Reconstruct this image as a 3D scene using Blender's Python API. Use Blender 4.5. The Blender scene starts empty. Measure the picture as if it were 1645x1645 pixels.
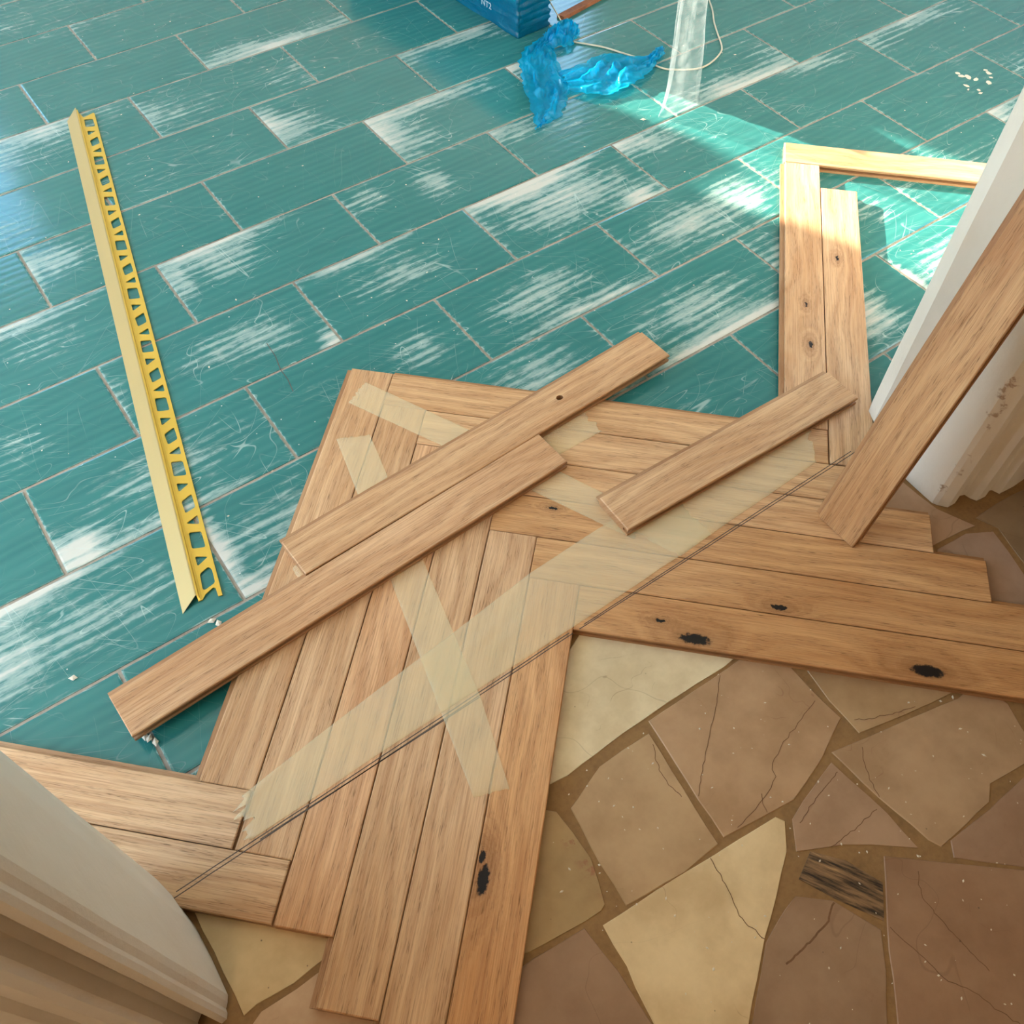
import bpy, bmesh, math, random
from mathutils import Vector, Matrix, noise as mnoise
random.seed(7)
C = bpy.context.scene.collection
S = 0.22                      # metres per grid unit (one tile course is 0.22 m deep, a tile 0.44 m long)

def W(x, y, z=0.0):           # grid (x right along the courses, y towards the hall, z up) -> world
    return Vector((S * x, -S * y, S * z))

# ------------------------------------------------------------------ camera
cam_d = bpy.data.cameras.new('camera'); cam = bpy.data.objects.new('camera', cam_d); C.objects.link(cam)
cam_d.sensor_fit = 'HORIZONTAL'; cam_d.sensor_width = 36.0; cam_d.lens = 36.0 * 1491.98 / 1645.0
cam_d.clip_start = 0.02; cam_d.clip_end = 200
RR = ((0.81620573, 0.57773559, -0.0054581), (-0.46986289, 0.66924487, 0.57562155), (0.33620986, -0.46726105, 0.81769801))
def flip(v): return Vector((v[0], -v[1], -v[2]))
cx, cy, cz = flip(RR[0]), -flip(RR[1]), -flip(RR[2])
M = Matrix((cx, cy, cz)).transposed().to_4x4(); M.translation = W(1.20195, 13.02079, 6.16857)
cam.matrix_world = M
bpy.context.scene.camera = cam

# ------------------------------------------------------------------ sky, sun, exposure
SUN = Vector((1.36, -3.6, -1.0)).normalized()
world = bpy.data.worlds.new('world'); bpy.context.scene.world = world; world.use_nodes = True
wn = world.node_tree; wn.nodes.clear()
tc = wn.nodes.new('ShaderNodeTexCoord'); sx = wn.nodes.new('ShaderNodeSeparateXYZ'); rp = wn.nodes.new('ShaderNodeValToRGB')
wn.links.new(tc.outputs['Generated'], sx.inputs[0]); wn.links.new(sx.outputs[2], rp.inputs[0])
el = rp.color_ramp.elements                     # ground haze, horizon, clear blue sky
el[0].position = 0.0; el[0].color = (0.84, 0.92, 1.0, 1)
el[1].position = 0.65; el[1].color = (0.28, 0.55, 1.0, 1)
e = el.new(0.30); e.color = (0.50, 0.75, 1.0, 1)
bg = wn.nodes.new('ShaderNodeBackground'); bg.inputs['Strength'].default_value = 3.4
wn.links.new(rp.outputs[0], bg.inputs[0])
wo = wn.nodes.new('ShaderNodeOutputWorld')
wn.links.new(bg.outputs[0], wo.inputs[0])
sl = bpy.data.lights.new('sun', 'SUN'); so = bpy.data.objects.new('sun', sl); C.objects.link(so)
sl.energy = 20.0; sl.angle = math.radians(0.6); sl.color = (1.0, 0.90, 0.74)
so.rotation_euler = SUN.to_track_quat('-Z', 'Y').to_euler(); so.location = W(0, -14, 12)
vs = bpy.context.scene.view_settings
vs.view_transform = 'Standard'; vs.look = 'None'; vs.gamma = 1.0; vs.use_curve_mapping = False
vs.exposure = 1.06
cy = bpy.context.scene.cycles
cy.max_bounces = 6; cy.diffuse_bounces = 4; cy.glossy_bounces = 3; cy.transmission_bounces = 4; cy.transparent_max_bounces = 12
cy.caustics_reflective = False; cy.caustics_refractive = False

# ------------------------------------------------------------------ helpers
def link(name, me, mat=None, parent=None):
    o = bpy.data.objects.new(name, me); C.objects.link(o)
    if mat is not None and me is not None: me.materials.append(mat)
    if parent is not None: o.parent = parent
    return o
def tag(o, label=None, cat=None, group=None, kind=None):
    if label: o['label'] = label
    if cat: o['category'] = cat
    if group: o['group'] = group
    if kind: o['kind'] = kind
    return o
def empty(name, loc=(0, 0, 0), rz=0.0):
    o = bpy.data.objects.new(name, None); C.objects.link(o); o.location = loc; o.rotation_euler.z = rz
    o.empty_display_size = 0.05
    return o
def pydata(name, v, f):
    me = bpy.data.meshes.new(name); me.from_pydata([tuple(p) for p in v], [], f); me.update(); return me
def smooth(me):
    for p in me.polygons: p.use_smooth = True
def box_mesh(name, boxes):    # boxes in grid units: x0,x1,y0,y1,z0,z1
    v, f = [], []
    for x0, x1, y0, y1, z0, z1 in boxes:
        b = len(v)
        for z in (z0, z1):
            for (x, y) in ((x0, y0), (x1, y0), (x1, y1), (x0, y1)): v.append(W(x, y, z))
        f += [tuple(b + i for i in q) for q in ((0, 1, 2, 3), (7, 6, 5, 4), (0, 4, 5, 1), (1, 5, 6, 2), (2, 6, 7, 3), (3, 7, 4, 0))]
    return pydata(name, v, f)

def resample(pts, n):
    d = [0]
    for a, b in zip(pts, pts[1:]): d.append(d[-1] + math.dist(a, b))
    out = []
    for k in range(n):
        t = d[-1] * k / (n - 1); i = max(j for j in range(len(d)) if d[j] <= t + 1e-9); i = min(i, len(pts) - 2)
        u = (t - d[i]) / max(1e-9, d[i + 1] - d[i]); out.append(tuple(pts[i][q] + (pts[i + 1][q] - pts[i][q]) * u for q in range(len(pts[0]))))
    return out
class G:                      # small node-graph builder
    def __init__(s, name):
        s.m = bpy.data.materials.new(name); s.m.use_nodes = True; s.t = s.m.node_tree; s.t.nodes.clear()
        s.out = s.t.nodes.new('ShaderNodeOutputMaterial')
    def n(s, typ, ins=None, **pr):
        nd = s.t.nodes.new(typ)
        for k, v in pr.items(): setattr(nd, k, v)
        for k, v in (ins or {}).items(): s.set(nd.inputs[k], v)
        return nd
    def set(s, sock, v):
        if isinstance(v, bpy.types.NodeSocket): s.t.links.new(v, sock)
        elif hasattr(v, 'outputs'): s.t.links.new(v.outputs[0], sock)
        else:
            if sock.type == 'RGBA' and not isinstance(v, (int, float)) and len(v) == 3: v = (*v, 1)
            sock.default_value = v
    def math(s, op, a, b=0.0, c=0.0, clamp=False):
        return s.n('ShaderNodeMath', {0: a, 1: b, 2: c}, operation=op, use_clamp=clamp).outputs[0]
    def vec(s, op, a, b=(0, 0, 0)):
        return s.n('ShaderNodeVectorMath', {0: a, 1: b}, operation=op).outputs[0]
    def xyz(s, x, y, z=0.0): return s.n('ShaderNodeCombineXYZ', {0: x, 1: y, 2: z}).outputs[0]
    def sep(s, v):
        nd = s.n('ShaderNodeSeparateXYZ', {0: v}); return nd.outputs[0], nd.outputs[1], nd.outputs[2]
    def noise(s, v, scale=1.0, detail=3.0, rough=0.55, dist=0.0):
        return s.n('ShaderNodeTexNoise', {'Vector': v, 'Scale': scale, 'Detail': detail, 'Roughness': rough, 'Distortion': dist}).outputs[0]
    def step(s, v, a, b, lo=0.0, hi=1.0):
        return s.n('ShaderNodeMapRange', {0: v, 1: a, 2: b, 3: lo, 4: hi}, interpolation_type='SMOOTHSTEP').outputs[0]
    def mix(s, f, a, b, mode='MIX'):
        nd = s.n('ShaderNodeMix', data_type='RGBA', blend_type=mode)
        s.set(nd.inputs[0], f); s.set(nd.inputs[6], a); s.set(nd.inputs[7], b); return nd.outputs[2]
    def attr(s, name, typ='GEOMETRY'): return s.n('ShaderNodeAttribute', attribute_name=name, attribute_type=typ)
    def bump(s, h, strength=0.3, dist=0.002, normal=None):
        ins = {'Height': h, 'Strength': strength, 'Distance': dist}
        if normal is not None: ins['Normal'] = normal
        return s.n('ShaderNodeBump', ins).outputs[0]
    def bsdf(s, **k):
        nd = s.n('ShaderNodeBsdfPrincipled')
        for a, v in k.items(): s.set(nd.inputs[a.replace('_', ' ')], v)
        return nd
    def done(s, sh): s.set(s.out.inputs[0], sh); return s.m
def lin(h):
    c = [int(h[i:i + 2], 16) / 255 for i in (0, 2, 4)]
    return tuple(x / 12.92 if x <= 0.04045 else ((x + 0.055) / 1.055) ** 2.4 for x in c)

# ------------------------------------------------------------------ materials
def mat_tile():
    g = G('glazed_tile')
    oi = g.n('ShaderNodeObjectInfo'); rnd = oi.outputs['Random']
    p = g.n('ShaderNodeTexCoord').outputs['Object']
    off = g.math('MULTIPLY', rnd, 37.0)
    x, y, z = g.sep(p)
    xo = g.math('ADD', x, off)
    wob = g.noise(g.xyz(g.math('MULTIPLY', xo, 4.0), g.math('MULTIPLY', y, 9.0), off), 1.0, 2.0)
    ph = g.math('ADD', g.math('MULTIPLY', y, 290.0), g.math('MULTIPLY', wob, 9.0))
    ridge = g.math('MULTIPLY_ADD', g.math('SINE', ph), 0.5, 0.5)
    streak = g.noise(g.xyz(g.math('MULTIPLY', xo, 9.0), g.math('MULTIPLY', y, 95.0), off), 1.0, 4.0, 0.65)
    blot = g.noise(g.xyz(xo, y, off), 22.0, 5.0, 0.65)
    fine = g.noise(g.xyz(g.math('MULTIPLY', xo, 60.0), g.math('MULTIPLY', y, 260.0), off), 1.0, 2.0)
    wear = g.attr('wear').outputs['Fac']
    w0 = g.math('ADD', g.math('MULTIPLY', wear, 1.05), g.math('MULTIPLY', g.math('SUBTRACT', ridge, 0.5), 0.20))
    w0 = g.math('ADD', w0, g.math('MULTIPLY', g.math('SUBTRACT', streak, 0.5), 0.85))
    w0 = g.math('ADD', w0, g.math('MULTIPLY', g.math('SUBTRACT', blot, 0.5), 0.55))
    w0 = g.math('ADD', w0, g.math('MULTIPLY', g.math('SUBTRACT', fine, 0.5), 0.35))
    haze = g.math('MULTIPLY', g.step(w0, 0.50, 0.92), 0.62)
    bare = g.step(g.math('ADD', w0, g.math('MULTIPLY', wear, 0.25)), 1.0, 1.38)
    worn = g.math('MAXIMUM', haze, bare)
    # hair scratches: thin contour lines of slow noises, turned differently per tile
    sc = None
    for k, (ang, sx, sy, wd) in enumerate(((0.5, 3, 20, 0.0030), (-0.7, 3.5, 18, 0.0028), (1.25, 3, 17, 0.0028), (2.2, 5, 9, 0.0015), (0.1, 3, 44, 0.006), (-0.25, 3, 32, 0.0045))):
        a2 = g.math('MULTIPLY_ADD', rnd, 0.9, ang)
        ca, sa = g.math('COSINE', a2), g.math('SINE', a2)
        u = g.math('SUBTRACT', g.math('MULTIPLY', x, ca), g.math('MULTIPLY', y, sa))
        v = g.math('ADD', g.math('MULTIPLY', x, sa), g.math('MULTIPLY', y, ca))
        nn = g.noise(g.xyz(g.math('MULTIPLY', u, sx), g.math('MULTIPLY', v, sy), g.math('ADD', off, 3.1 * k)), 1.0, 0.0, 0.4)
        d = g.math('ABSOLUTE', g.math('SUBTRACT', nn, 0.5))
        brk = g.step(g.noise(g.xyz(u, v, g.math('ADD', off, k)), 13.0, 2.0), 0.44, 0.60)
        l = g.math('MULTIPLY', g.step(d, wd, wd * 0.2), brk)
        sc = l if sc is None else g.math('MAXIMUM', sc, l)
    vor = g.n('ShaderNodeTexVoronoi', {'Vector': g.xyz(xo, y, 0.0), 'Scale': 42.0}, feature='F1')
    spk = g.math('MULTIPLY', g.step(vor.outputs['Distance'], 0.075, 0.03), g.step(g.sep(vor.outputs['Color'])[0], 0.80, 0.82))
    sh = g.noise(g.xyz(g.math('MULTIPLY', xo, 5.0), g.math('MULTIPLY', y, 40.0), off), 1.0, 2.0)
    base = g.mix(sh, lin('1f6463'), lin('347d79'))
    base = g.mix(g.math('MULTIPLY', rnd, 0.45), base, lin('1c6966'))
    base = g.mix(g.math('MULTIPLY', ridge, 0.12), base, lin('559a93'))
    col = g.mix(haze, base, g.mix(blot, lin('bcc8bf'), lin('a9bcb3')))
    col = g.mix(g.math('MULTIPLY', bare, 0.85), col, g.mix(blot, lin('ddd6c9'), lin('c9c4b8')))
    scs = g.math('MULTIPLY', sc, g.math('MULTIPLY_ADD', g.step(wear, 0.1, 0.6), 0.45, 0.10))
    col = g.mix(scs, col, lin('c3d6ce'))
    col = g.mix(g.math('MULTIPLY', spk, 0.9), col, lin('e8e4da'))
    rough = g.math('ADD', g.math('MULTIPLY_ADD', worn, 0.40, 0.10), g.math('MULTIPLY', streak, 0.10))
    hh = g.math('ADD', g.math('MULTIPLY', ridge, 0.5), g.math('ADD', g.math('MULTIPLY', streak, 0.5), g.math('MULTIPLY', blot, 0.3)))
    nb = g.bump(hh, 0.07, 0.003)
    return g.done(g.bsdf(Base_Color=col, Roughness=rough, Normal=nb, Specular_IOR_Level=0.5))

def mat_plain(name, col, rough=0.8, noise_amt=0.25, scale=60.0, bump=0.2, dark=0.6, metallic=0.0):
    g = G(name)
    p = g.n('ShaderNodeTexCoord').outputs['Object']
    n1 = g.noise(p, scale, 5.0, 0.6); n2 = g.noise(p, scale * 0.13, 3.0, 0.5)
    f = g.math('MULTIPLY', g.math('ADD', g.step(n1, 0.35, 0.75), g.step(n2, 0.35, 0.7)), noise_amt)
    c = g.mix(f, col, tuple(x * dark for x in col))
    return g.done(g.bsdf(Base_Color=c, Roughness=rough, Metallic=metallic, Normal=g.bump(n1, bump, 0.002)))

def mat_wood():
    g = G('oak')
    oi = g.n('ShaderNodeObjectInfo'); rnd = oi.outputs['Random']; tint = oi.outputs['Color']
    p = g.n('ShaderNodeTexCoord').outputs['Object']
    x, y, z = g.sep(p)
    off = g.math('MULTIPLY', rnd, 53.0)
    xo = g.math('ADD', x, off)
    yz = g.math('ADD', y, g.math('MULTIPLY', z, 0.6))
    kd = None; kmask = None; halo = None
    for nm in ('knot_a', 'knot_b', 'knot_c'):
        kx, ky, kr = g.sep(g.attr(nm, 'OBJECT').outputs['Vector'])
        dx = g.math('MULTIPLY', g.math('SUBTRACT', x, kx), 0.40); dy = g.math('SUBTRACT', y, ky)
        d = g.math('SQRT', g.math('ADD', g.math('MULTIPLY', dx, dx), g.math('MULTIPLY', dy, dy)))
        jit = g.math('MULTIPLY', g.math('SUBTRACT', g.noise(p, 160.0, 3.0), 0.5), 0.010)
        dn = g.math('DIVIDE', g.math('ADD', d, jit), g.math('MAXIMUM', kr, 1e-5))
        on = g.math('GREATER_THAN', kr, 1e-4)
        mk = g.math('MULTIPLY', g.step(dn, 1.15, 0.75), on)
        hl = g.math('MULTIPLY', g.math('EXPONENT', g.math('MULTIPLY', g.math('MULTIPLY', dn, dn), -0.10)), on)
        kmask = mk if kmask is None else g.math('MAXIMUM', kmask, mk)
        halo = hl if halo is None else g.math('ADD', halo, hl)
    slow = g.noise(g.xyz(g.math('MULTIPLY', xo, 2.6), g.math('MULTIPLY', yz, 11.0), off), 1.0, 2.0, 0.5)
    ph = g.math('ADD', g.math('MULTIPLY', yz, 190.0), g.math('MULTIPLY', slow, 26.0))
    ph = g.math('ADD', ph, g.math('MULTIPLY', halo, 16.0))
    ring = g.math('MULTIPLY_ADD', g.math('SINE', ph), 0.5, 0.5)
    ring2 = g.math('MULTIPLY_ADD', g.math('SINE', g.math('MULTIPLY', ph, 2.7)), 0.5, 0.5)
    fib = g.noise(g.xyz(g.math('MULTIPLY', xo, 8.0), g.math('MULTIPLY', yz, 480.0), off), 1.0, 4.0, 0.68)
    por = g.noise(g.xyz(g.math('MULTIPLY', xo, 38.0), g.math('MULTIPLY', yz, 850.0), g.math('ADD', off, 9.0)), 1.0, 2.0, 0.5)
    por = g.math('MULTIPLY', g.step(por, 0.57, 0.68), g.math('MULTIPLY_ADD', ring, 0.7, 0.3))
    big = g.noise(g.xyz(g.math('MULTIPLY', xo, 3.0), g.math('MULTIPLY', yz, 16.0), g.math('ADD', off, 4.0)), 1.0, 3.0, 0.5)
    c = g.mix(g.step(big, 0.3, 0.72), lin('dab288'), lin('c4966a'))
    c = g.mix(g.math('MULTIPLY', ring, 0.38), c, lin('a27249'))
    c = g.mix(g.math('MULTIPLY', ring2, 0.10), c, lin('e4cba8'))
    c = g.mix(g.math('MULTIPLY', g.step(fib, 0.40, 0.70), 0.52), c, lin('9a6842'))
    c = g.mix(g.math('MULTIPLY', por, 0.75), c, lin('70502f'))
    c = g.mix(1.0, c, tint, 'MULTIPLY')
    c = g.mix(g.math('MULTIPLY', g.math('MINIMUM', halo, 1.0), 0.5), c, lin('80512a'))
    c = g.mix(kmask, c, lin('160c07'))
    sz = g.step(z, 0.0165, 0.0178)          # sides are darker than the top face
    c = g.mix(sz, g.mix(0.45, c, lin('7c4f2c')), c)
    rough = g.math('MULTIPLY_ADD', fib, 0.25, 0.42)
    h = g.math('SUBTRACT', g.math('MULTIPLY', fib, 0.4), g.math('ADD', g.math('MULTIPLY', por, 0.5), g.math('MULTIPLY', kmask, 4.0)))
    return g.done(g.bsdf(Base_Color=c, Roughness=rough, Normal=g.bump(h, 0.25, 0.0012), Specular_IOR_Level=0.35))

def mat_stone():
    g = G('marble_flag')
    oi = g.n('ShaderNodeObjectInfo'); rnd = oi.outputs['Random']; tint = oi.outputs['Color']
    p = g.n('ShaderNodeTexCoord').outputs['Object']
    q = g.vec('ADD', p, g.xyz(g.math('MULTIPLY', rnd, 31.0), g.math('MULTIPLY', rnd, 17.0), 0.0))
    n1 = g.noise(q, 9.0, 5.0, 0.6); n2 = g.noise(q, 60.0, 5.0, 0.65); n3 = g.noise(q, 3.2, 3.0, 0.5, 0.4)
    c = g.mix(g.step(n1, 0.3, 0.72), tint, g.mix(1.0, tint, (0.72, 0.66, 0.60), 'MULTIPLY'))
    c = g.mix(g.math('MULTIPLY', n2, 0.22), c, g.mix(1.0, tint, (0.6, 0.52, 0.45), 'MULTIPLY'))
    vein = g.step(g.math('ABSOLUTE', g.math('SUBTRACT', n3, 0.5)), 0.0022, 0.0004)
    vg = g.step(g.noise(q, 3.0, 2.0), 0.50, 0.58)
    c = g.mix(g.math('MULTIPLY', g.math('MULTIPLY', vein, vg), 0.22), c, lin('5c3a22'))
    n4 = g.noise(g.vec('ADD', q, (3.3, 8.1, 0)), 7.0, 3.0, 0.5, 0.3)
    v2 = g.step(g.math('ABSOLUTE', g.math('SUBTRACT', n4, 0.5)), 0.003, 0.0005)
    c = g.mix(g.math('MULTIPLY', g.math('MULTIPLY', v2, g.step(n1, 0.52, 0.62)), 0.3), c, lin('7a4a35'))
    stn = g.math('MULTIPLY', g.attr('stain', 'OBJECT').outputs['Fac'], g.math('MULTIPLY', g.step(g.noise(q, 30.0, 4.0, 0.7), 0.52, 0.60), g.step(g.sep(p)[0], 0.025, 0.055)))
    c = g.mix(g.math('MULTIPLY', stn, 0.6), c, lin('8c3f30'))
    vor = g.n('ShaderNodeTexVoronoi', {'Vector': q, 'Scale': 55.0}, feature='F1')
    spk = g.math('MULTIPLY', g.step(vor.outputs['Distance'], 0.09, 0.03), g.step(g.sep(vor.outputs['Color'])[0], 0.84, 0.86))
    c = g.mix(g.math('MULTIPLY', spk, 0.8), c, lin('4c3a2a'))
    return g.done(g.bsdf(Base_Color=c, Roughness=g.math('MULTIPLY_ADD', n2, 0.25, 0.38), Normal=g.bump(n2, 0.06, 0.002)))

def mat_striped_stone():
    g = G('banded_stone')
    p = g.n('ShaderNodeTexCoord').outputs['Object']; x, y, z = g.sep(p)
    v = g.math('ADD', g.math('MULTIPLY', x, 0.87), g.math('MULTIPLY', y, 0.5))
    u = g.math('SUBTRACT', g.math('MULTIPLY', x, 0.5), g.math('MULTIPLY', y, 0.87))
    n1 = g.noise(g.xyz(g.math('MULTIPLY', v, 130.0), g.math('MULTIPLY', u, 14.0), 0.0), 1.0, 5.0, 0.65)
    c = g.mix(g.step(n1, 0.36, 0.62), lin('1d140e'), lin('8a6a48'))
    c = g.mix(g.step(n1, 0.60, 0.72), c, lin('b08a5c'))
    return g.done(g.bsdf(Base_Color=c, Roughness=0.5, Normal=g.bump(n1, 0.2, 0.002)))

def mat_film(name, col, alpha, rough=0.2, edge=0.35, trans=None):
    g = G(name)
    p = g.n('ShaderNodeTexCoord').outputs['Object']
    n1 = g.noise(p, 28.0, 4.0, 0.6, 1.0); n2 = g.noise(p, 90.0, 3.0, 0.6, 2.0)
    nb = g.bump(g.math('ADD', n1, g.math('MULTIPLY', n2, 0.35)), 0.5, 0.006)
    lw = g.n('ShaderNodeLayerWeight', {'Blend': 0.35, 'Normal': nb}).outputs['Facing']
    b = g.bsdf(Base_Color=col, Roughness=rough, Normal=nb, Specular_IOR_Level=0.7)
    tl = g.n('ShaderNodeBsdfTranslucent', {'Color': (*col, 1), 'Normal': nb})
    s1 = g.n('ShaderNodeMixShader', {0: 0.45, 1: b.outputs[0], 2: tl.outputs[0]})
    tr = g.n('ShaderNodeBsdfTransparent', {'Color': (*(trans or col), 1)})
    a = g.math('ADD', g.math('MULTIPLY', lw, edge), g.math('MULTIPLY_ADD', g.step(n1, 0.35, 0.7), 0.18, alpha), clamp=True)
    return g.done(g.n('ShaderNodeMixShader', {0: a, 1: tr.outputs[0], 2: s1.outputs[0]}).outputs[0])

def mat_tape():
    g = G('masking_tape')
    p = g.n('ShaderNodeTexCoord').outputs['Object']
    x, y, z = g.sep(p)
    n1 = g.noise(p, 70.0, 4.0, 0.6); n2 = g.noise(p, 7.0, 2.0)
    c = g.mix(n2, lin('fff1d0'), lin('f9e6b8'))
    nb = g.bump(n1, 0.15, 0.002)
    b = g.bsdf(Base_Color=c, Roughness=0.42, Normal=nb)
    tr = g.n('ShaderNodeBsdfTransparent', {'Color': (1.0, 0.985, 0.94, 1)})
    a = g.math('MULTIPLY_ADD', g.step(n2, 0.35, 0.7), 0.01, 0.238)
    return g.done(g.n('ShaderNodeMixShader', {0: a, 1: tr.outputs[0], 2: b.outputs[0]}).outputs[0])

def mat_paint(name, col, chips=0.0):
    g = G(name)
    p = g.n('ShaderNodeTexCoord').outputs['Object']; x, y, z = g.sep(p)
    n1 = g.noise(p, 45.0, 5.0, 0.62); n2 = g.noise(g.xyz(g.math('MULTIPLY', x, 9.0), g.math('MULTIPLY', y, 9.0), g.math('MULTIPLY', z, 4.0)), 1.0, 4.0)
    c = g.mix(g.math('MULTIPLY', g.step(n2, 0.4, 0.7), 0.35), col, tuple(a * b for a, b in zip(col, (0.80, 0.74, 0.66))))
    ch = g.attr('chip').outputs['Fac']
    m = g.math('MULTIPLY', g.step(g.math('ADD', ch, g.math('MULTIPLY', g.math('SUBTRACT', n1, 0.5), 0.9)), 0.45, 0.55), 0.85)
    c = g.mix(m, c, g.mix(n2, lin('a98a6e'), lin('8c6d52')))
    h = g.math('SUBTRACT', g.math('ADD', n1, g.math('MULTIPLY', n2, 0.8)), g.math('MULTIPLY', m, 0.8))
    return g.done(g.bsdf(Base_Color=c, Roughness=0.55, Normal=g.bump(h, 0.35, 0.004)))

def mat_metal(name, col, rough, metallic):
    g = G(name)
    p = g.n('ShaderNodeTexCoord').outputs['Object']; x, y, z = g.sep(p)
    n1 = g.noise(g.xyz(g.math('MULTIPLY', x, 900.0), g.math('MULTIPLY', y, 8.0), z), 1.0, 3.0)
    c = g.mix(g.math('MULTIPLY', n1, 0.15), col, tuple(v * 0.8 for v in col))
    return g.done(g.bsdf(Base_Color=c, Roughness=g.math('MULTIPLY_ADD', n1, 0.1, rough), Metallic=metallic, Normal=g.bump(n1, 0.04, 0.001)))

TILE = mat_tile(); WOOD = mat_wood(); STONE = mat_stone(); BANDED = mat_striped_stone(); TAPE = mat_tape()
GROUT = mat_plain('tile_grout', lin('aca090'), 0.9, 0.5, 90.0, 0.4, 0.5)
MORTAR = mat_plain('stone_mortar', lin('947044'), 0.85, 0.4, 120.0, 0.4, 0.6)
PLASTER = mat_plain('wall_plaster', lin('e6dfd2'), 0.9, 0.15, 20.0, 0.1, 0.85)
PAINT = mat_paint('door_frame_paint', lin('dbd1c0'))
GOLD = mat_metal('gold_anodised_face', lin('c0a670'), 0.45, 0.7)
YELLOW = mat_metal('yellow_anodised_flange', lin('e0b84c'), 0.40, 0.6)
BLUE = mat_film('blue_wrap_film', (0.0, 0.52, 0.84), 0.40, 0.16, 0.45, (0.10, 0.78, 0.97))
BLUEW = mat_film('blue_wrap_tight', (0.0, 0.20, 0.36), 0.72, 0.15, 0.4, (0.10, 0.55, 0.85))
CLEAR = mat_film('clear_plastic_film', (0.30, 0.33, 0.33), 0.04, 0.2, 0.26, (0.96, 0.985, 0.985))
CRUMB = mat_plain('white_crumbs', lin('ded2bc'), 0.8, 0.2, 300.0, 0.0, 0.8)
CORD = mat_plain('cream_string', lin('cfc5ad'), 0.8, 0.2, 400.0, 0.1, 0.7)
PENCIL = mat_plain('pencil_graphite', lin('5a4a3c'), 0.6, 0.6, 500.0, 0.0, 0.5)
CRACKM = mat_plain('crack_dark', lin('7d5a3c'), 0.8, 0.5, 300.0, 0.0, 0.6)
DARKLEAF = mat_plain('dark_leaf_wood', lin('2a1c12'), 0.5, 0.4, 30.0, 0.1, 0.6)
CHARD = mat_plain('white_print', lin('a8ccd6'), 0.5, 0.1, 200.0, 0.0, 0.8)
BRICKW = mat_plain('red_brown_batten', lin('a8643a'), 0.7, 0.5, 90.0, 0.3, 0.4)

# ------------------------------------------------------------------ room shell
def struct(name, me, mat, label=None):
    o = link(name, me, mat); o['kind'] = 'structure'
    if label: o['label'] = label
    return o
X0, X1, YB, YD, H = -9.0, 19.0, -12.0, 10.50, 12.2
DOOR_L, DOOR_R, HEAD = 0.0, 7.3, 9.6
WALL = 1.05
TIN = 0.6
floor = struct('floor', box_mesh('floor', [(X0, X1, YB, YD + 0.05, -0.30, -0.009)]), GROUT, 'grey grout bed under the turquoise floor tiles')
hall = struct('floor', box_mesh('floor', [(-7, 13, YD + 0.05, 25, -0.30, -0.007)]), MORTAR, 'brown mortar bed of the crazy-paved hall floor')
struct('ceiling', box_mesh('ceiling', [(X0, X1, YB, YD, H, H + 0.6)]), PLASTER, 'white plaster ceiling of the tiled room')
struct('ceiling', box_mesh('ceiling', [(-7, 13, YD + WALL, 25, H, H + 0.6)]), PLASTER, 'white plaster ceiling of the hall')
def wall_y(y0, y1, x0, x1, holes):   # wall along x with rectangular openings (x0,x1,z0,z1)
    b = []; xs = sorted({x0, x1, *[h[0] for h in holes], *[h[1] for h in holes]})
    for a, c in zip(xs, xs[1:]):
        m = (a + c) / 2; zs = sorted([(h[2], h[3]) for h in holes if h[0] < m < h[1]])
        z = 0.0
        for (p, q) in zs:
            if p > z: b.append((a, c, y0, y1, z, p))
            z = q
        if z < H: b.append((a, c, y0, y1, z, H))
    return b
def wall_x(x0, x1, y0, y1, holes):
    return [(x0, x1, a, c, z0, z1) for (a, c, _, _, z0, z1) in [(q[0], q[1], 0, 0, q[4], q[5]) for q in wall_y(0, 1, y0, y1, holes)]]
HB = [(1.25, 2.85, 4.75, 11.4), (0.35, 1.25, 5.35, 11.4), (-7.6, -3.4, 8.2, 11.4)]  # unseen openings; the stepped sill shapes the sun patch's cut corner
struct('wall_back', box_mesh('wall_back', wall_y(YB - TIN, YB, X0 - TIN, X1 + TIN, HB)), PLASTER, 'white wall with the windows opposite the doorway')
HL = [(-4.8, 9.4, 0.4, 11.6)]  # unseen opening added to let in ambient daylight
struct('wall_left', box_mesh('wall_left', wall_x(X0 - TIN, X0, YB, YD, HL)), PLASTER, 'white side wall with a wide opening added for daylight')
HR = [(-11.7, -8.3, 2.0, 11.4), (6.9, 10.2, 0.4, 11.6)]  # ambient daylight openings added where the tiles do not mirror them
struct('wall_right', box_mesh('wall_right', wall_x(X1, X1 + TIN, YB, YD, HR)), PLASTER, 'white side wall of the tiled room')
struct('wall_front', box_mesh('wall_front', wall_y(YD, YD + WALL - 0.02, X0 - TIN, X1 + TIN, [(DOOR_L, DOOR_R, 0.0, HEAD)])), PLASTER, 'thick wall between tiled room and hall')
struct('wall_hall_left', box_mesh('wall_hall_left', [(-7 - TIN, -7, YD + WALL, 25, 0, H)]), PLASTER, 'hall side wall')
struct('wall_hall_right', box_mesh('wall_hall_right', [(13, 13 + TIN, YD + WALL, 25, 0, H)]), PLASTER, 'hall side wall')
struct('wall_hall_back', box_mesh('wall_hall_back', wall_y(25, 25 + TIN, -7, 13, [])), PLASTER, 'hall end wall')
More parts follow.
